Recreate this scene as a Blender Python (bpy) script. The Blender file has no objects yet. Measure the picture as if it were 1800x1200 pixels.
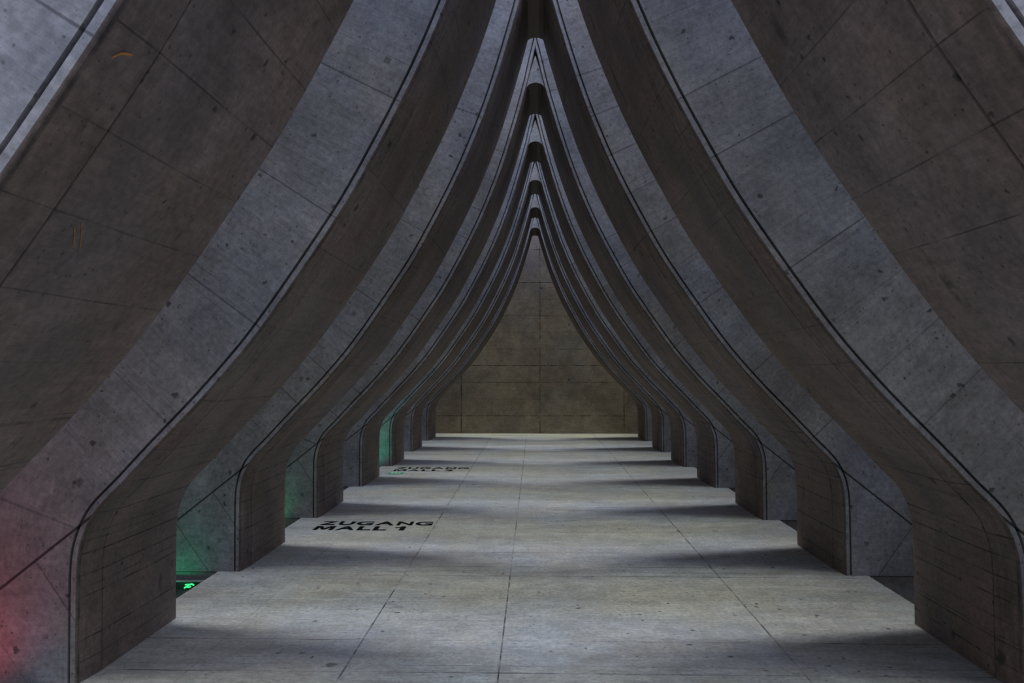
import bpy, math, random
from mathutils import Vector

# ---------------------------------------------------------------- scene basics
H = 1.7                      # eye height in metres; lengths below are in units of H
F_PX = 1500.0                # focal length in pixels of the 1800x1200 frame
SC = bpy.context.scene
COL = SC.collection
random.seed(4)

cam_data = bpy.data.cameras.new('camera')
cam_data.sensor_width = 36.0
cam_data.lens = 36.0 * F_PX / 1800.0
cam_data.clip_start = 0.05
cam = bpy.data.objects.new('camera', cam_data)
COL.objects.link(cam)
cam.location = (-0.024 * H, 0.0, H)
cam.rotation_euler = (math.radians(90) + math.atan(45 / F_PX), 0.0, math.atan(40 / F_PX))
SC.camera = cam

SC.view_settings.view_transform = 'Standard'
SC.view_settings.look = 'None'
SC.view_settings.gamma = 1.0
SC.view_settings.use_curve_mapping = False
SC.view_settings.exposure = 0.0

SKY = (0.62, 0.715, 1.0)
world = bpy.data.worlds.new('overcast_sky')
SC.world = world
world.use_nodes = True
wn = world.node_tree
for n in list(wn.nodes):
    wn.nodes.remove(n)
w_out = wn.nodes.new('ShaderNodeOutputWorld')
w_bg = wn.nodes.new('ShaderNodeBackground')
w_tc = wn.nodes.new('ShaderNodeTexCoord')
w_dot = wn.nodes.new('ShaderNodeVectorMath'); w_dot.operation = 'DOT_PRODUCT'
w_dot.inputs[1].default_value = Vector((0.38, -0.15, 0.92)).normalized()
w_ramp = wn.nodes.new('ShaderNodeValToRGB')
w_ramp.color_ramp.elements[0].position = 0.0
w_ramp.color_ramp.elements[0].color = (0.004, 0.004, 0.005, 1)
w_mid = w_ramp.color_ramp.elements.new(0.55)
w_mid.color = (0.085, 0.095, 0.13, 1)
w_ramp.color_ramp.elements[-1].position = 1.0
w_ramp.color_ramp.elements[-1].color = (*SKY, 1)
wn.links.new(w_tc.outputs['Generated'], w_dot.inputs[0])
wn.links.new(w_dot.outputs['Value'], w_ramp.inputs['Fac'])
wn.links.new(w_ramp.outputs['Color'], w_bg.inputs['Color'])
w_bg.inputs['Strength'].default_value = 5.6
wn.links.new(w_bg.outputs['Background'], w_out.inputs['Surface'])

# the brightest patch of the overcast sky, a little beyond the zenith
sun_data = bpy.data.lights.new('sky_patch', 'SUN')
sun_data.energy = 1.5
sun_data.angle = math.radians(10)
sun_data.color = (0.80, 0.86, 1.0)
sun = bpy.data.objects.new('sky_patch', sun_data); COL.objects.link(sun)
sun.rotation_euler = Vector((0.02, -math.tan(math.radians(11.0)), -1.0)).to_track_quat('-Z', 'Y').to_euler()

# cream fill lights, added unseen high in each open slot between two arches
SLOT_COL = (0.97, 1.0, 0.64)
for i in range(8):
    sl = bpy.data.lights.new('slot_fill_light', 'AREA')
    sl.shape = 'RECTANGLE'
    sl.color = SLOT_COL
    gap = 0.766 if i < 7 else 0.57
    sl.size = 3.0 * H; sl.size_y = (0.30 if i < 7 else 0.2) * H
    sl.spread = math.radians(30)
    sl.energy = 6.5 if i < 7 else 15.0
    so = bpy.data.objects.new('slot_fill_light', sl); COL.objects.link(so)
    so.location = (0.0, (1.192 + 1.488 * i + 0.722 + gap / 2) * H, 3.3 * H)

# ---------------------------------------------------------------- node helpers
class NT:
    def __init__(s, name):
        s.m = bpy.data.materials.new(name)
        s.m.use_nodes = True
        s.t = s.m.node_tree
        for n in list(s.t.nodes):
            s.t.nodes.remove(n)
        s.out = s.t.nodes.new('ShaderNodeOutputMaterial')
        s.b = s.t.nodes.new('ShaderNodeBsdfPrincipled')
        s.t.links.new(s.b.outputs[0], s.out.inputs[0])
    def put(s, sock, v):
        if isinstance(v, bpy.types.NodeSocket):
            s.t.links.new(v, sock)
        else:
            sock.default_value = v
    def math(s, op, a, b=0.0, c=0.0, clamp=False):
        n = s.t.nodes.new('ShaderNodeMath'); n.operation = op; n.use_clamp = clamp
        s.put(n.inputs[0], a); s.put(n.inputs[1], b); s.put(n.inputs[2], c)
        return n.outputs[0]
    def vmath(s, op, a, b=(0, 0, 0)):
        n = s.t.nodes.new('ShaderNodeVectorMath'); n.operation = op
        s.put(n.inputs[0], a); s.put(n.inputs[1], b)
        return n.outputs[0]
    def comb(s, x, y, z=0.0):
        n = s.t.nodes.new('ShaderNodeCombineXYZ')
        s.put(n.inputs[0], x); s.put(n.inputs[1], y); s.put(n.inputs[2], z)
        return n.outputs[0]
    def sep(s, v):
        n = s.t.nodes.new('ShaderNodeSeparateXYZ'); s.put(n.inputs[0], v)
        return n.outputs
    def noise(s, vec, scale, detail=4.0, rough=0.6, dist=0.0):
        n = s.t.nodes.new('ShaderNodeTexNoise')
        s.put(n.inputs['Vector'], vec); n.inputs['Scale'].default_value = scale
        n.inputs['Detail'].default_value = detail; n.inputs['Roughness'].default_value = rough
        n.inputs['Distortion'].default_value = dist
        return n.outputs['Fac']
    def ramp(s, v, lo, hi, a=0.0, b=1.0):
        n = s.t.nodes.new('ShaderNodeMapRange'); n.interpolation_type = 'SMOOTHSTEP'
        s.put(n.inputs[0], v); n.inputs[1].default_value = lo; n.inputs[2].default_value = hi
        n.inputs[3].default_value = a; n.inputs[4].default_value = b
        return n.outputs[0]
    def mix(s, f, a, b, kind='MIX'):
        n = s.t.nodes.new('ShaderNodeMix'); n.data_type = 'RGBA'; n.blend_type = kind
        s.put(n.inputs[0], f); s.put(n.inputs[6], a); s.put(n.inputs[7], b)
        return n.outputs[2]
    def spots(s, vec, scale, keep, r0, r1):
        """sparse round pock marks: returns 0..1 mask"""
        n = s.t.nodes.new('ShaderNodeTexVoronoi'); n.inputs['Scale'].default_value = scale
        s.put(n.inputs['Vector'], vec)
        c = s.sep(n.outputs['Color'])
        on = s.math('GREATER_THAN', c[0], 1.0 - keep)
        rad = s.math('MULTIPLY_ADD', s.math('POWER', c[1], 3.0), r1 - r0, r0)
        q = s.math('DIVIDE', n.outputs['Distance'], rad)
        return s.math('MULTIPLY', s.ramp(q, 0.55, 1.05, 1.0, 0.0), on)
    def line(s, x, period, width, seed=0.0, keep=1.0, phase=0.0, soft=2.0):
        """thin joints every `period`; a random share `keep` of them, each of its own strength"""
        u = s.math('DIVIDE', s.math('ADD', x, -phase), period)
        idx = s.math('ROUND', u)
        d = s.math('MULTIPLY', s.math('ABSOLUTE', s.math('SUBTRACT', u, idx)), period)
        m = s.ramp(d, width * 0.4, width * soft * 0.7, 1.0, 0.0)
        w = s.t.nodes.new('ShaderNodeTexWhiteNoise'); w.noise_dimensions = '2D'
        s.put(w.inputs['Vector'], s.comb(idx, seed))
        k = s.ramp(w.outputs['Value'], 1.0 - keep - 0.25, 1.0 - keep + 0.35)
        return s.math('MULTIPLY', m, k)
    def at(s, x, x0, width):
        return s.ramp(s.math('ABSOLUTE', s.math('SUBTRACT', x, x0)), width * 0.4, width * 1.4, 1.0, 0.0)
    def mx(s, *a):
        r = a[0]
        for b in a[1:]:
            r = s.math('MAXIMUM', r, b)
        return r


def concrete(name, base, kind):
    k = NT(name)
    t = k.t
    tc = t.nodes.new('ShaderNodeTexCoord')
    oi = t.nodes.new('ShaderNodeObjectInfo')
    rnd = k.math('MULTIPLY', oi.outputs['Random'], 37.0)
    P = k.vmath('MULTIPLY', tc.outputs['Object'], (1 / H, 1 / H, 1 / H))
    x, y, z = k.sep(P)[:3]
    ax = k.math('ABSOLUTE', x)
    side = k.math('SIGN', x)
    seed = k.math('ADD', rnd, k.math('MULTIPLY', side, 5.0))
    if kind in ('front', 'soffit'):
        uv = k.sep(tc.outputs['UV'])
        u, v = uv[0], uv[1]
        Q = k.comb(u, v, seed)
        # board grain runs across the arm (along v)
        G = k.comb(k.math('MULTIPLY', u, 9.0), k.math('MULTIPLY', v, 1.0), seed)
    elif kind == 'floor':
        Q = k.comb(x, y, z); G = k.comb(x, k.math('MULTIPLY', y, 9.0), z)
    else:
        Q = k.comb(x, k.math('ADD', y, rnd), z); G = k.comb(x, y, k.math('MULTIPLY', z, 9.0))
    QC = k.comb(k.math('MULTIPLY', x, 0.40), k.math('MULTIPLY', y, 1.5), z) if kind == 'floor' else Q
    cloud = k.noise(QC, 2.6, 6.0, 0.62, 0.3)
    fine = k.noise(Q, 55.0, 4.0, 0.7)
    mid = k.noise(Q, 11.0, 5.0, 0.65, 0.6)
    grain = k.noise(G, 7.0, 4.0, 0.65)
    hair = k.noise(G, 30.0, 3.0, 0.7)
    nd = k.t.nodes.new('ShaderNodeTexNoise'); nd.inputs['Scale'].default_value = 45.0; nd.inputs['Detail'].default_value = 2.0
    k.put(nd.inputs['Vector'], Q)
    Qd = k.vmath('ADD', Q, k.vmath('MULTIPLY', k.vmath('SUBTRACT', nd.outputs['Color'], (0.5, 0.5, 0.5)), (0.030, 0.030, 0.0)))
    small = k.spots(Qd, 24.0, 0.42, 0.04, 0.30)
    big = k.spots(k.vmath('ADD', Qd, (3.1, 7.7, 0.0)), 5.0, 0.26, 0.03, 0.16)
    pin = k.spots(Q, 75.0, 0.42, 0.08, 0.42)
    c = k.ramp(cloud, 0.28, 0.72, *((0.80, 1.15) if kind == 'floor' else (0.70, 1.24)))
    c = k.math('MULTIPLY', c, k.ramp(mid, 0.3, 0.72, 0.82, 1.12))
    c = k.math('MULTIPLY', c, k.ramp(fine, 0.3, 0.7, 0.80, 1.16))
    c = k.math('MULTIPLY', c, k.ramp(grain, 0.3, 0.7, 0.90, 1.08))
    c = k.math('MULTIPLY', c, k.ramp(hair, 0.3, 0.7, 0.93, 1.05))
    dirt = k.ramp(k.noise(k.vmath('ADD', Q, (11.0, 4.0, 2.0)), 4.0, 8.0, 0.72, 0.8), 0.60, 0.78)
    c = k.math('MULTIPLY', c, k.math('SUBTRACT', 1.0, k.math('MULTIPLY', dirt, 0.45)))
    mark = k.mx(k.math('MULTIPLY', small, 0.8), k.math('MULTIPLY', big, 0.7), k.math('MULTIPLY', pin, 0.5))
    brk = k.ramp(k.noise(Q, 8.0, 3.0, 0.6), 0.36, 0.6, 0.25, 1.0)
    if kind == 'front':
        # pour joints square to the arm, faint; the leg below the skew joint is a pour of its own
        skew = k.math('ADD', k.math('MULTIPLY', k.math('SUBTRACT', ax, 1.479), 0.621), k.math('MULTIPLY', k.math('ADD', z, -0.487), 0.784))
        above = k.math('GREATER_THAN', skew, 0.0)
        j1 = k.math('MULTIPLY', k.line(u, 0.213, 0.0028, seed, 0.55, 0.05), above)
        j2 = k.math('MULTIPLY', k.line(u, 0.0712, 0.0016, k.math('ADD', seed, 3.0), 0.15, 0.02), above)
        low = k.math('SUBTRACT', k.math('MULTIPLY', ax, 0.82), k.math('MULTIPLY', z, 0.57))
        lowb = k.math('MULTIPLY', k.line(low, 0.235, 0.0026, seed, 0.7, 0.155), k.math('SUBTRACT', 1.0, above))
        tu = k.math('ABSOLUTE', k.math('SUBTRACT', k.math('FLOORED_MODULO', k.math('ADD', u, 0.06), 0.426), 0.213))
        tie = k.math('MULTIPLY', k.math('LESS_THAN', tu, 0.0105), k.math('LESS_THAN', k.math('ABSOLUTE', k.math('ADD', v, 0.155)), 0.0105))
        tie = k.math('MULTIPLY', tie, k.ramp(k.noise(Q, 4.0, 2.0), 0.42, 0.56, 0.0, 0.5))
        js = k.math('MULTIPLY', k.at(skew, 0.0, 0.0045), k.math('GREATER_THAN', ax, 1.40))
        lines = k.mx(k.math('MULTIPLY', j1, 0.62), k.math('MULTIPLY', j2, 0.45), k.math('MULTIPLY', lowb, 0.6), js, tie)
    elif kind == 'soffit':
        leg = k.ramp(u, 0.78, 0.98, 1.0, 0.0)
        wob = k.math('MULTIPLY', k.noise(k.comb(k.math('MULTIPLY', v, 0.6), 0.0, seed), 3.0, 2.0, 0.5), 0.012)
        uu = k.math('ADD', u, wob)
        jl = k.math('MULTIPLY', k.line(uu, 0.068, 0.0028, seed, 0.8), leg)
        ju = k.math('MULTIPLY', k.line(uu, 0.150, 0.0018, k.math('ADD', seed, 9.0), 0.7), 0.7)
        strong = k.line(u, 0.93, 0.0045, k.math('ADD', seed, 2.0), 0.45, 0.10)
        lines = k.mx(k.math('MULTIPLY', jl, 0.9), ju, k.math('MULTIPLY', strong, 0.8))
        edge = k.math('MULTIPLY', k.at(v, 0.003, 0.008), k.ramp(k.noise(Q, 14.0, 4.0, 0.7), 0.35, 0.6, 0.35, 1.0))
        strip = k.math('MULTIPLY', k.math('LESS_THAN', v, 0.129), k.ramp(k.noise(k.comb(k.math('MULTIPLY', u, 2.0), k.math('MULTIPLY', v, 9.0), seed), 3.0, 5.0, 0.7), 0.35, 0.65, 0.0, 0.26))
        c = k.math('MULTIPLY', c, k.math('SUBTRACT', 1.0, strip))
        pit = k.spots(k.vmath('ADD', Qd, (9.3, 2.2, 0.0)), 11.0, 0.30, 0.05, 0.22)
        lines = k.mx(lines, k.math('MULTIPLY', pit, 0.85))
        edge2 = k.math('MULTIPLY', k.at(v, 0.60, 0.02), k.ramp(k.noise(Q, 9.0, 4.0, 0.7), 0.52, 0.62))
        lines = k.mx(lines, k.math('MULTIPLY', edge, 0.8), k.math('MULTIPLY', edge2, 0.6))
    elif kind == 'floor':
        lx = k.mx(k.at(x, -0.656, 0.0036), k.at(x, -0.143, 0.0030), k.at(x, 0.854, 0.0036), k.math('MULTIPLY', k.at(x, -1.17, 0.003), 0.35))
        gap = k.ramp(k.noise(k.comb(k.math('MULTIPLY', x, 2.0), k.math('MULTIPLY', y, 1.2), 3.0), 1.6, 2.0), 0.38, 0.5, 0.35, 1.0)
        ph = k.math('FLOORED_MODULO', k.math('SUBTRACT', y, 1.192), 1.488)
        nx = k.ramp(k.noise(k.comb(k.math('MULTIPLY', x, 1.3), k.math('MULTIPLY', y, 0.9), 8.0), 2.0, 3.0), 0.38, 0.58, 0.1, 1.0)
        wb = k.math('MULTIPLY', k.noise(k.comb(x, 0.0, 0.0), 3.0, 3.0), 0.014)
        ph = k.math('ADD', ph, wb)
        ly = k.mx(k.math('MULTIPLY', k.at(ph, 1.448, 0.007), 0.7), k.math('MULTIPLY', k.at(ph, 0.148, 0.005), 0.8),
                  k.math('MULTIPLY', k.at(ph, 0.477, 0.0045), 0.8), k.math('MULTIPLY', k.at(ph, 1.045, 0.0035), 0.4),
                  k.math('MULTIPLY', k.at(ph, 0.215, 0.0035), 0.5), k.math('MULTIPLY', k.at(ph, 0.72, 0.004), 0.3))
        lines = k.mx(k.math('MULTIPLY', lx, gap), k.math('MULTIPLY', ly, nx))
        stain = k.math('MULTIPLY', k.at(ph, 0.045, 0.05), k.ramp(k.noise(G, 3.0, 5.0, 0.7, 0.4), 0.42, 0.66))
        c = k.math('MULTIPLY', c, k.math('SUBTRACT', 1.0, k.math('MULTIPLY', stain, 0.25)))
    elif kind == 'wall':
        lx = k.mx(k.at(x, 0.054, 0.006), k.at(x, -1.133, 0.009), k.at(x, 1.318, 0.007))
        lz = k.line(z, 0.2515, 0.0055, 7.0, 0.85, 0.267)
        lines = k.mx(lx, lz)
    else:
        lines = 0.0
    if kind != 'plain':
        lines = k.math('MULTIPLY', lines, brk) if kind != 'front' else lines
        dark = k.mx(mark, lines)
    else:
        dark = mark
    c = k.math('MULTIPLY', c, k.math('SUBTRACT', 1.0, k.math('MULTIPLY', dark, 0.88)))
    tint = k.ramp(k.noise(k.vmath('ADD', Q, (5.0, 1.0, 9.0)), 1.7, 4.0, 0.6), 0.35, 0.68)
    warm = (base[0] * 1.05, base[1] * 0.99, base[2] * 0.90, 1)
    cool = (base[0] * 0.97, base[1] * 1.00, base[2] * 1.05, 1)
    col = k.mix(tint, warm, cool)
    g = k.comb(c, c, c)
    rust = k.math('MULTIPLY', k.ramp(k.noise(k.vmath('ADD', Q, (21.0, 3.0, 6.0)), 19.0, 4.0, 0.7), 0.72, 0.80), 0.35)
    col = k.mix(rust, col, (base[0] * 0.8, base[1] * 0.5, base[2] * 0.35, 1))
    col = k.mix(1.0, col, g, 'MULTIPLY')
    k.put(k.b.inputs['Base Color'], col)
    k.put(k.b.inputs['Roughness'], k.ramp(mid, 0.3, 0.7, 0.62, 0.85))
    bump = t.nodes.new('ShaderNodeBump')
    bump.inputs['Strength'].default_value = 0.35
    bump.inputs['Distance'].default_value = 0.012
    hgt = k.math('MULTIPLY_ADD', fine, 0.25, k.math('MULTIPLY', grain, 0.35))
    k.put(bump.inputs['Height'], hgt)
    t.links.new(bump.outputs[0], k.b.inputs['Normal'])
    return k.m


def plain(name, col, rough=0.5, metal=0.0, emit=None, strength=0.0):
    k = NT(name)
    tc = k.t.nodes.new('ShaderNodeTexCoord')
    n = k.noise(tc.outputs['Object'], 24.0, 4.0, 0.6)
    f = k.ramp(n, 0.3, 0.7, 0.88, 1.08)
    k.put(k.b.inputs['Base Color'], k.mix(1.0, (*col, 1), k.comb(f, f, f), 'MULTIPLY'))
    k.b.inputs['Roughness'].default_value = rough
    k.b.inputs['Metallic'].default_value = metal
    if emit:
        k.b.inputs['Emission Color'].default_value = (*emit, 1)
        k.b.inputs['Emission Strength'].default_value = strength
    return k.m

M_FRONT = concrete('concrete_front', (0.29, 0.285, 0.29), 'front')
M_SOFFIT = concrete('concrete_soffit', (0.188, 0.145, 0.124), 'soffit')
M_FLOOR = concrete('concrete_floor', (0.39, 0.385, 0.355), 'floor')
M_WALL = concrete('concrete_wall', (0.29, 0.245, 0.20), 'wall')
M_PLAIN = concrete('concrete_plain', (0.32, 0.31, 0.30), 'plain')
M_BLACK = plain('black_paint', (0.006, 0.006, 0.007), 1.0)
for _n in M_BLACK.node_tree.nodes:
    if _n.type == 'BSDF_PRINCIPLED': _n.inputs['Specular IOR Level'].default_value = 0.05
M_GREEN = plain('green_sticker', (0.02, 0.36, 0.12), 0.5)
M_WHITE = plain('white_print', (0.75, 0.8, 0.75), 0.5)
M_METAL = plain('dark_metal', (0.03, 0.033, 0.036), 0.35, 0.6)
M_GLOW_G = plain('green_glow', (0.0, 0.3, 0.1), 0.5, 0.0, (0.03, 1.0, 0.28), 1.2)
M_GLOW_R = plain('red_glow', (0.3, 0.0, 0.02), 0.5, 0.0, (1.0, 0.05, 0.10), 1.2)
M_REFLECTION = plain('painted_green_reflection', (0.0, 0.3, 0.1), 0.5, 0.0, (0.08, 1.0, 0.32), 1.0)  # emission stands in for the reflection of a green sign
M_CHALK = plain('orange_chalk', (0.42, 0.19, 0.03), 0.8)

# ---------------------------------------------------------------- object helpers
def link(name, me, parent=None):
    o = bpy.data.objects.new(name, me)
    COL.objects.link(o)
    if parent is not None:
        o.parent = parent
    return o

def mesh(name, verts, faces, mats, fmat=None, smooth=False, parent=None, uvs=None):
    me = bpy.data.meshes.new(name)
    me.from_pydata([tuple(c * H for c in v) for v in verts], [], faces)
    for m in (mats if isinstance(mats, (list, tuple)) else [mats]):
        me.materials.append(m)
    if fmat:
        for p, i in zip(me.polygons, fmat):
            p.material_index = i
    if smooth:
        for p in me.polygons:
            p.use_smooth = True
    if uvs:
        uvl = me.uv_layers.new(name='UVMap')
        for l in me.loops:
            uvl.data[l.index].uv = uvs[l.vertex_index]
    me.validate()
    me.update()
    return link(name, me, parent)

def box(name, lo, hi, mat, parent=None, bevel=0.0):
    x0, y0, z0 = lo; x1, y1, z1 = hi
    v = [(x0, y0, z0), (x1, y0, z0), (x1, y1, z0), (x0, y1, z0), (x0, y0, z1), (x1, y0, z1), (x1, y1, z1), (x0, y1, z1)]
    f = [(0, 3, 2, 1), (4, 5, 6, 7), (0, 1, 5, 4), (1, 2, 6, 5), (2, 3, 7, 6), (3, 0, 4, 7)]
    o = mesh(name, v, f, mat, parent=parent)
    if bevel:
        b = o.modifiers.new('bevel', 'BEVEL'); b.width = bevel * H; b.segments = 2
    return o

def thing(name, label, cat, loc=(0, 0, 0), group=None):
    o = bpy.data.objects.new(name, None)
    COL.objects.link(o)
    o.location = [c * H for c in loc]
    o.empty_display_size = 0.1
    o['label'] = label; o['category'] = cat
    if group: o['group'] = group
    return o

def structure(o):
    o['kind'] = 'structure'
    return o

# ---------------------------------------------------------------- arch profile
# half width of the opening against height above the floor (units of H)
PROF = [(0.0, 1.455), (0.15, 1.455), (0.302, 1.455), (0.38, 1.453), (0.431, 1.446), (0.50, 1.422), (0.55, 1.390),
        (0.612, 1.325), (0.662, 1.280), (0.778, 1.170), (0.87, 1.080), (0.989, 0.974), (1.102, 0.880),
        (1.302, 0.740), (1.474, 0.624), (1.561, 0.570), (1.826, 0.427), (2.022, 0.333), (2.149, 0.281),
        (2.276, 0.230), (2.485, 0.160), (2.68, 0.102), (2.77, 0.076), (2.86, 0.052), (2.92, 0.036),
        (3.0, 0.018), (3.08, 0.0), (3.2, -0.030), (3.35, -0.062), (3.45, -0.083)]

def catmull(pts, n=6):
    out = []
    m = len(pts)
    for i in range(m - 1):
        p0 = pts[max(i - 1, 0)]; p1 = pts[i]; p2 = pts[i + 1]; p3 = pts[min(i + 2, m - 1)]
        for j in range(n):
            t = j / n
            q = []
            for a in range(2):
                # centripetal-like tangents scaled by segment length
                d1 = math.dist(p1, p2)
                m1 = 0.0 if i == 0 else (p2[a] - p0[a]) / max(math.dist(p0, p2), 1e-6) * d1
                if i == 0: m1 = p2[a] - p1[a]
                m2 = (p3[a] - p1[a]) / max(math.dist(p1, p3), 1e-6) * d1
                h00 = 2*t**3 - 3*t**2 + 1; h10 = t**3 - 2*t**2 + t; h01 = -2*t**3 + 3*t**2; h11 = t**3 - t**2
                q.append(h00 * p1[a] + h10 * m1 + h01 * p2[a] + h11 * m2)
            out.append(tuple(q))
    out.append(pts[-1])
    return out

PATH = [(-w, z) for z, w in catmull(PROF, 5)]
# light smoothing of the digitised curve
for _ in range(10):
    PATH = [PATH[0]] + [((PATH[i-1][0] + 2*PATH[i][0] + PATH[i+1][0]) / 4, (PATH[i-1][1] + 2*PATH[i][1] + PATH[i+1][1]) / 4)
                        for i in range(1, len(PATH) - 1)] + [PATH[-1]]
ARC = [0.0]
for a, b in zip(PATH, PATH[1:]):
    ARC.append(ARC[-1] + math.dist(a, b))
NRM = []
for i in range(len(PATH)):
    a = PATH[max(i - 3, 0)]; b = PATH[min(i + 3, len(PATH) - 1)]
    L = math.dist(a, b)
    NRM.append((-(b[1] - a[1]) / L, (b[0] - a[0]) / L))
NRM[0] = (-1.0, 0.0)

T = 0.722        # rib depth along the hall
STEP = 1.488      # rib spacing
Y0 = 1.192       # front of the nearest rib
WID = 1.9        # how far a rib plate reaches outward

def lean(x, z):
    return x - 0.018 * min(z, 3.2) / 2.9

# section from the back outer corner round the soffit to the front outer corner: (outward offset, depth, material)
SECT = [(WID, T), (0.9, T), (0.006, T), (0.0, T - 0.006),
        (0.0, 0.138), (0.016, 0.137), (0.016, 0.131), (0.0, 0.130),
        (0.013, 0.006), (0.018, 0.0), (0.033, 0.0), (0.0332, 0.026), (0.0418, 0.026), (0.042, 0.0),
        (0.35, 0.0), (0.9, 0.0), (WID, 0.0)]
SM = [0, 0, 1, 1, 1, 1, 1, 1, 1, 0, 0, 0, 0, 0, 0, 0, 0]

def arm_mesh(sgn):
    verts, faces, fm, uvs = [], [], [], []
    V = [0.0]
    for a, b in zip(SECT, SECT[1:]):
        V.append(V[-1] + math.dist(a, b))
    v0 = V[8]
    n = len(SECT)
    for i, (p, nn) in enumerate(zip(PATH, NRM)):
        for j, (o, d) in enumerate(SECT):
            x = min(p[0] + nn[0] * o, 0.0)
            z = max(p[1] + nn[1] * o, 0.0)
            verts.append((lean(-sgn * x if sgn > 0 else x, z) if sgn > 0 else lean(x, z), d, z))
            uvs.append((ARC[i], v0 - V[j]))
    for i in range(len(PATH) - 1):
        for j in range(n):
            j2 = (j + 1) % n
            q = (i * n + j, i * n + j2, (i + 1) * n + j2, (i + 1) * n + j)
            faces.append(q if sgn < 0 else q[::-1]); fm.append(SM[j])
    base = tuple(range(n)); top = tuple((len(PATH) - 1) * n + j for j in range(n))
    faces += [base[::-1] if sgn < 0 else base, top if sgn < 0 else top[::-1]]; fm += [0, 0]
    me = bpy.data.meshes.new('arch_arm')
    me.from_pydata([tuple(c * H for c in v) for v in verts], [], faces)
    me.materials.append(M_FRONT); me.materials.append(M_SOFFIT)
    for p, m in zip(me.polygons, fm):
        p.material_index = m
        p.use_smooth = len(p.vertices) == 4
    uvl = me.uv_layers.new(name='UVMap')
    for l in me.loops:
        uvl.data[l.index].uv = uvs[l.vertex_index]
    sharp = me.attributes.new('sharp_edge', 'BOOLEAN', 'EDGE')
    for e in me.edges:
        a, b = e.vertices
        sharp.data[e.index].value = (a % n == b % n) or a < n and b < n
    me.update()
    return me

def crown_mesh():
    """wedge that closes the two arms above the opening; its underside is a small round vault"""
    prof = []
    N = 10
    pts = [(0.066 * math.cos(math.pi * i / N), 2.852 + 0.053 * math.sin(math.pi * i / N)) for i in range(N + 1)]
    up = [(0.050 * (1 - 2 * i / N), 3.09 - 0.16 * abs(1 - 2 * i / N)) for i in range(N + 1)]
    y0, y1 = 0.010, T - 0.004
    M = N + 1
    v = [(lean(x, z), y, z) for y in (y0, y1) for row in (pts, up) for x, z in row]
    f = []
    for i in range(N):
        f.append((i, 2 * M + i, 2 * M + i + 1, i + 1))                    # vault
    for i in range(N):
        f.append((i, i + 1, M + i + 1, M + i))                            # front
        f.append((2 * M + i, 3 * M + i, 3 * M + i + 1, 2 * M + i + 1))    # back
        f.append((M + i, M + i + 1, 3 * M + i + 1, 3 * M + i))            # top
    f.append((0, M, 3 * M, 2 * M)); f.append((N, 2 * M + N, 3 * M + N, M + N))
    me = bpy.data.meshes.new('arch_crown')
    me.from_pydata([tuple(c * H for c in q) for q in v], [], f)
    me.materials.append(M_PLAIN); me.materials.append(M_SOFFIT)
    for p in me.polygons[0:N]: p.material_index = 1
    me.update()
    import bmesh
    bm = bmesh.new(); bm.from_mesh(me); bmesh.ops.recalc_face_normals(bm, faces=bm.faces[:]); bm.to_mesh(me); bm.free()
    return me

# ---------------------------------------------------------------- the setting
YB, YW = -4.5, 12.90
EDGE = 1.575
structure(box('floor', (-EDGE, YB, -0.055), (EDGE, YW, 0.0), M_FLOOR))
structure(box('trim_1', (-3.5, YB, -0.40), (3.5, YW + 0.3, -0.30), M_PLAIN))
structure(box('wall_end', (-3.6, YW, -0.40), (3.6, YW + 0.3, 3.6), M_WALL))
structure(box('wall_left', (-3.75, YB, -0.40), (-3.5, YW + 0.3, 1.2), M_PLAIN))
structure(box('wall_right', (3.5, YB, -0.40), (3.75, YW + 0.3, 5.0), M_PLAIN))  # unseen; raised well above the left wall to block sky on this side
for i, s in enumerate((-1, 1)):   # recessed beams that carry the slab edge
    a, b = sorted((s * 1.30, s * 1.48))
    structure(box('trim_%d' % (i + 2), (a, YB, -0.30), (b, YW, -0.055), M_PLAIN))

# ---------------------------------------------------------------- the arches
LABELS = [
    'pointed concrete arch nearest the viewer, its arms cut off by the upper corners',
    'grooved concrete arch with a red glow on its left leg at the lower left corner',
    'grooved concrete arch behind the red-lit one, its left leg washed dark green',
    'concrete arch standing right behind the larger black lettering, pale green on its left leg',
    'grooved concrete arch in the middle of the row, between the two pieces of floor lettering',
    'concrete arch behind the smaller lettering and green sticker, bright turquoise glow on its left leg',
    'narrow grey concrete arch second from the brown end wall, dry pinkish legs',
    'smallest concrete arch, the last one standing directly before the brown end wall',
]
ME_L, ME_R, ME_C = arm_mesh(-1), arm_mesh(1), crown_mesh()
GRP = 'pointed concrete arches along the hall'
for i, lab in enumerate(LABELS):
    a = thing('concrete_arch', lab, 'arch', (0, Y0 + STEP * i, 0), GRP)
    if i == 0: FIRST = a
    link('arch_arm', ME_L, a)
    link('arch_arm', ME_R, a)
    link('arch_crown', ME_C, a)
    for s in (-1, 1):
        lo, hi = sorted((s * 1.58, s * 3.36))
        box('footing', (lo, 0.012, -0.30), (hi, T, -0.006), M_PLAIN, a)

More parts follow.
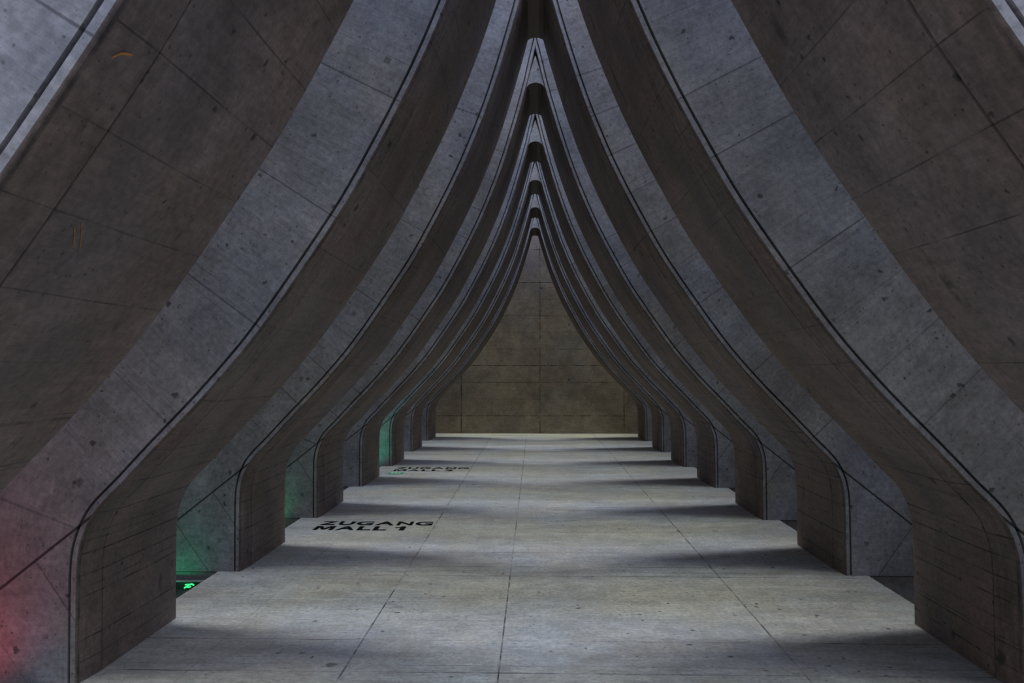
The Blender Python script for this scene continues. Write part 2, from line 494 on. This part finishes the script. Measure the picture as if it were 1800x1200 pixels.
# ---------------------------------------------------------------- lettering on the floor
OUTLINE = {
    'M': [(0, 0), (0.22, 0), (0.22, 0.64), (0.42, 0.10), (0.58, 0.10), (0.78, 0.64), (0.78, 0), (1, 0), (1, 1), (0.70, 1), (0.5, 0.44), (0.30, 1), (0, 1)],
    '1': [(0.52, 0), (1, 0), (1, 1), (0.62, 1), (0.45, 0.88), (0.0, 0.80), (0.0, 0.62), (0.52, 0.66)],
}
def letter(ch, x, w, h, y, parent):
    if ch in OUTLINE:
        P = OUTLINE[ch]; m = len(P)
        v = [(x + a * w, y + b * h, 0.0) for a, b in P] + [(x + a * w, y + b * h, 0.0004) for a, b in P]
        return mesh('letter', v, [tuple(range(m))[::-1], tuple(range(m, 2 * m))] + [(i, (i + 1) % m, m + (i + 1) % m, m + i) for i in range(m)], M_BLACK, parent=parent)
    cu = bpy.data.curves.new('letter_curve', 'FONT')
    cu.body = ch; cu.size = 0.31; cu.offset = 0.0075 if ch in 'M12' else 0.0105; cu.extrude = 0.0006
    tmp = bpy.data.objects.new('tmp', cu)
    COL.objects.link(tmp)
    dg = bpy.context.evaluated_depsgraph_get(); dg.update()
    me = bpy.data.meshes.new_from_object(tmp.evaluated_get(dg))
    bpy.data.objects.remove(tmp); bpy.data.curves.remove(cu)
    xs = [v.co.x for v in me.vertices]; ys = [v.co.y for v in me.vertices]
    x0, y0 = min(xs), min(ys); hh = max(ys) - y0; ww = max(xs) - x0
    for v in me.vertices:
        v.co.x = (v.co.x - x0) * w * H / ww
        v.co.y = (v.co.y - y0) * h * H / hh
    me.name = 'letter'
    me.materials.clear(); me.materials.append(M_BLACK)
    o = link('letter', me, parent)
    o.location = (x * H, y * H, 0.0)
    return o

def lettering(y, dig, dw, dx, lab, zy):
    t = thing('painted_lettering', lab, 'lettering', (-1.392, y, 0.0012))
    x = 0.0
    for ch, w in zip('ZUGANG', (0.100, 0.098, 0.108, 0.122, 0.100, 0.112)):
        letter(ch, x, w, 0.128, zy, t); x += w + 0.0155
    x = 0.0
    for ch, w in zip('MALL', (0.124, 0.120, 0.086, 0.086)):
        letter(ch, x, w, 0.128, 0.0, t); x += w + 0.013
    letter(dig, dx, dw, 0.128, 0.0, t)
    return t
lettering(5.238, '1', 0.066, 0.498, 'larger black painted words ZUGANG MALL 1 on the pale floor', 0.168)
lettering(8.212, '2', 0.085, 0.495, 'smaller, farther black painted words ZUGANG MALL 2 above a green sticker', 0.180)

st = thing('round_sticker', 'round green sticker with white figures on the floor below the farther lettering', 'sticker', (-1.335, 8.04, 0.001))
N = 40
mesh('disc', [(0.078 * math.cos(2*math.pi*i/N), 0.078 * math.sin(2*math.pi*i/N), 0) for i in range(N)] +
     [(0.078 * math.cos(2*math.pi*i/N), 0.078 * math.sin(2*math.pi*i/N), 0.0012) for i in range(N)],
     [tuple(range(N))[::-1], tuple(range(N, 2*N))] + [(i, (i+1) % N, N + (i+1) % N, N + i) for i in range(N)], M_GREEN, parent=st)
def figure(cx, s, skirt):
    v, f = [], []
    def quad(a, b, c, d):
        k = len(v); v.extend([(p[0], p[1], 0.0020) for p in (a, b, c, d)]); f.append((k, k+1, k+2, k+3))
    w = 0.008 * s
    quad((cx - w, 0.0), (cx + w, 0.0), (cx + w, 0.030), (cx - w, 0.030))
    if skirt: quad((cx - 2*w, -0.028), (cx + 2*w, -0.028), (cx + w, 0.0), (cx - w, 0.0))
    else:
        quad((cx - w, -0.042), (cx - w*0.2, -0.042), (cx - w*0.2, 0.0), (cx - w, 0.0))
        quad((cx + w*0.2, -0.042), (cx + w, -0.042), (cx + w, 0.0), (cx + w*0.2, 0.0))
    quad((cx - 2*w, 0.006), (cx - w*1.2, 0.006), (cx - w, 0.030), (cx - w*1.6, 0.030))
    quad((cx + w*1.2, 0.006), (cx + 2*w, 0.006), (cx + w*1.6, 0.030), (cx + w, 0.030))
    quad((cx - w*0.8, 0.034), (cx + w*0.8, 0.034), (cx + w*0.8, 0.046), (cx - w*0.8, 0.046))
    return mesh('figure', v, f, M_WHITE, parent=st)
figure(-0.032, 0.9, False); figure(0.0, 1.0, True); figure(0.034, 0.9, False)

# ---------------------------------------------------------------- coloured lights in the side channels
def spot(name, loc, target, col, power, angle, parent, size=0.08, blend=1.0):
    l = bpy.data.lights.new(name, 'SPOT'); l.color = col; l.energy = power
    l.spot_size = math.radians(angle); l.spot_blend = blend; l.shadow_soft_size = size * H
    o = bpy.data.objects.new(name, l); COL.objects.link(o)
    o.parent = parent
    o.location = [c * H for c in loc]
    d = Vector(target) - Vector(loc)
    o.rotation_euler = d.to_track_quat('-Z', 'Y').to_euler()
    return o

def uplight(i, x, col, mat, power, lab, dy=-0.12, top=-0.13, aim=(0.0, 0.16, 0.5), angle=110):
    y = Y0 + STEP * i + dy
    t = thing('channel_lamp', lab, 'lamp', (x, y, -0.30))
    box('lamp_post', (-0.012, -0.012, 0.0), (0.012, 0.012, 0.14), M_METAL, t)
    box('lamp_housing', (-0.04, -0.03, 0.14), (0.04, 0.03, 0.3 + top - 0.012), M_METAL, t, 0.004)
    box('lamp_lens', (-0.033, -0.024, 0.3 + top - 0.012), (0.033, 0.024, 0.3 + top - 0.008), mat, t)
    spot('lamp_light', (0, 0, 0.3 + top), (aim[0], aim[1], 0.3 + top + aim[2]), col, power, angle, t, 0.03)
    return t
GREEN = (0.02, 1.0, 0.38)
uplight(1, -1.84, (1.0, 0.05, 0.12), M_GLOW_R, 17, 'red glowing lamp in the left channel before the reddened arch leg', -0.22)
uplight(2, -1.76, GREEN, M_GLOW_G, 3.4, 'green glowing lamp in the left channel before the dark green arch leg')
uplight(3, -1.80, GREEN, M_GLOW_G, 6.5, 'green glowing lamp in the left channel behind the larger lettering')
uplight(4, -1.90, GREEN, M_GLOW_G, 1.6, 'dim green lamp in the left channel between the two pieces of lettering')
uplight(5, -1.72, (0.05, 1.0, 0.62), M_GLOW_G, 20, 'turquoise glowing lamp in the left channel beside the green sticker', -0.22)

# dark glossy strip under the second leg; glowing strokes paint a green sign's reflection
yd = Y0 + STEP * 2
t = thing('glossy_strip', 'dark glossy strip with a small painted green reflection below the green-lit leg', 'panel', (-1.72, yd, -0.30))
box('strip_panel', (-0.20, -0.012, 0.215), (0.12, 0.010, 0.252), M_METAL, t)
box('case_ledge', (-0.20, -0.018, 0.252), (0.12, 0.010, 0.257), M_PLAIN, t)
gv, gf = [], []
def stroke(pts, r):
    for (x0, z0), (x1, z1) in zip(pts, pts[1:]):
        L = math.hypot(x1 - x0, z1 - z0); nx, nz = -(z1 - z0) / L * r, (x1 - x0) / L * r
        k0 = len(gv)
        for yy in (-0.014, -0.012):
            gv.extend([(x0 + nx, yy, z0 + nz), (x0 - nx, yy, z0 - nz), (x1 - nx, yy, z1 - nz), (x1 + nx, yy, z1 + nz)])
        gf.extend([(k0, k0+1, k0+2, k0+3), (k0+4, k0+7, k0+6, k0+5), (k0, k0+4, k0+5, k0+1), (k0+1, k0+5, k0+6, k0+2), (k0+2, k0+6, k0+7, k0+3), (k0+3, k0+7, k0+4, k0)])
stroke([(-0.016, 0.222), (-0.002, 0.231), (0.012, 0.240), (0.022, 0.243), (0.033, 0.236)], 0.0038)
stroke([(-0.006, 0.228), (0.010, 0.226), (0.018, 0.232)], 0.0030)
stroke([(-0.012, 0.238), (0.000, 0.241), (0.012, 0.240)], 0.0026)
mesh('green_reflection', gv, gf, M_REFLECTION, parent=t)

# chalk marks left on the nearest arch
def prof_w(z):
    for (z0, w0), (z1, w1) in zip(PROF, PROF[1:]):
        if z0 <= z <= z1: return w0 + (w1 - w0) * (z - z0) / (z1 - z0)
def chalk(pts, r):
    v, f = [], []
    for (d, z) in pts:
        for q in (-r, r):
            zz = z + q
            dd = d - q * 0.5 - Y0
            off = 0.013 * max(0.130 - dd, 0.0) / 0.124 - 0.0022      # follows the slightly splayed front strip
            v.append((lean(-prof_w(zz), zz) - off * 0.87, dd, zz + off * 0.49))
    for i in range(len(pts) - 1):
        f.append((2*i, 2*i+1, 2*i+3, 2*i+2))
    o = mesh('chalk_mark', v, f, M_CHALK, parent=FIRST)
    o['label'] = 'faint orange chalk stroke'
chalk([(1.238, 1.456), (1.248, 1.466), (1.258, 1.470), (1.270, 1.473)], 0.0016)
chalk([(1.402, 1.233), (1.410, 1.228), (1.422, 1.217), (1.432, 1.208)], 0.0022)
chalk([(1.413, 1.243), (1.430, 1.229), (1.445, 1.216), (1.457, 1.203)], 0.0022)
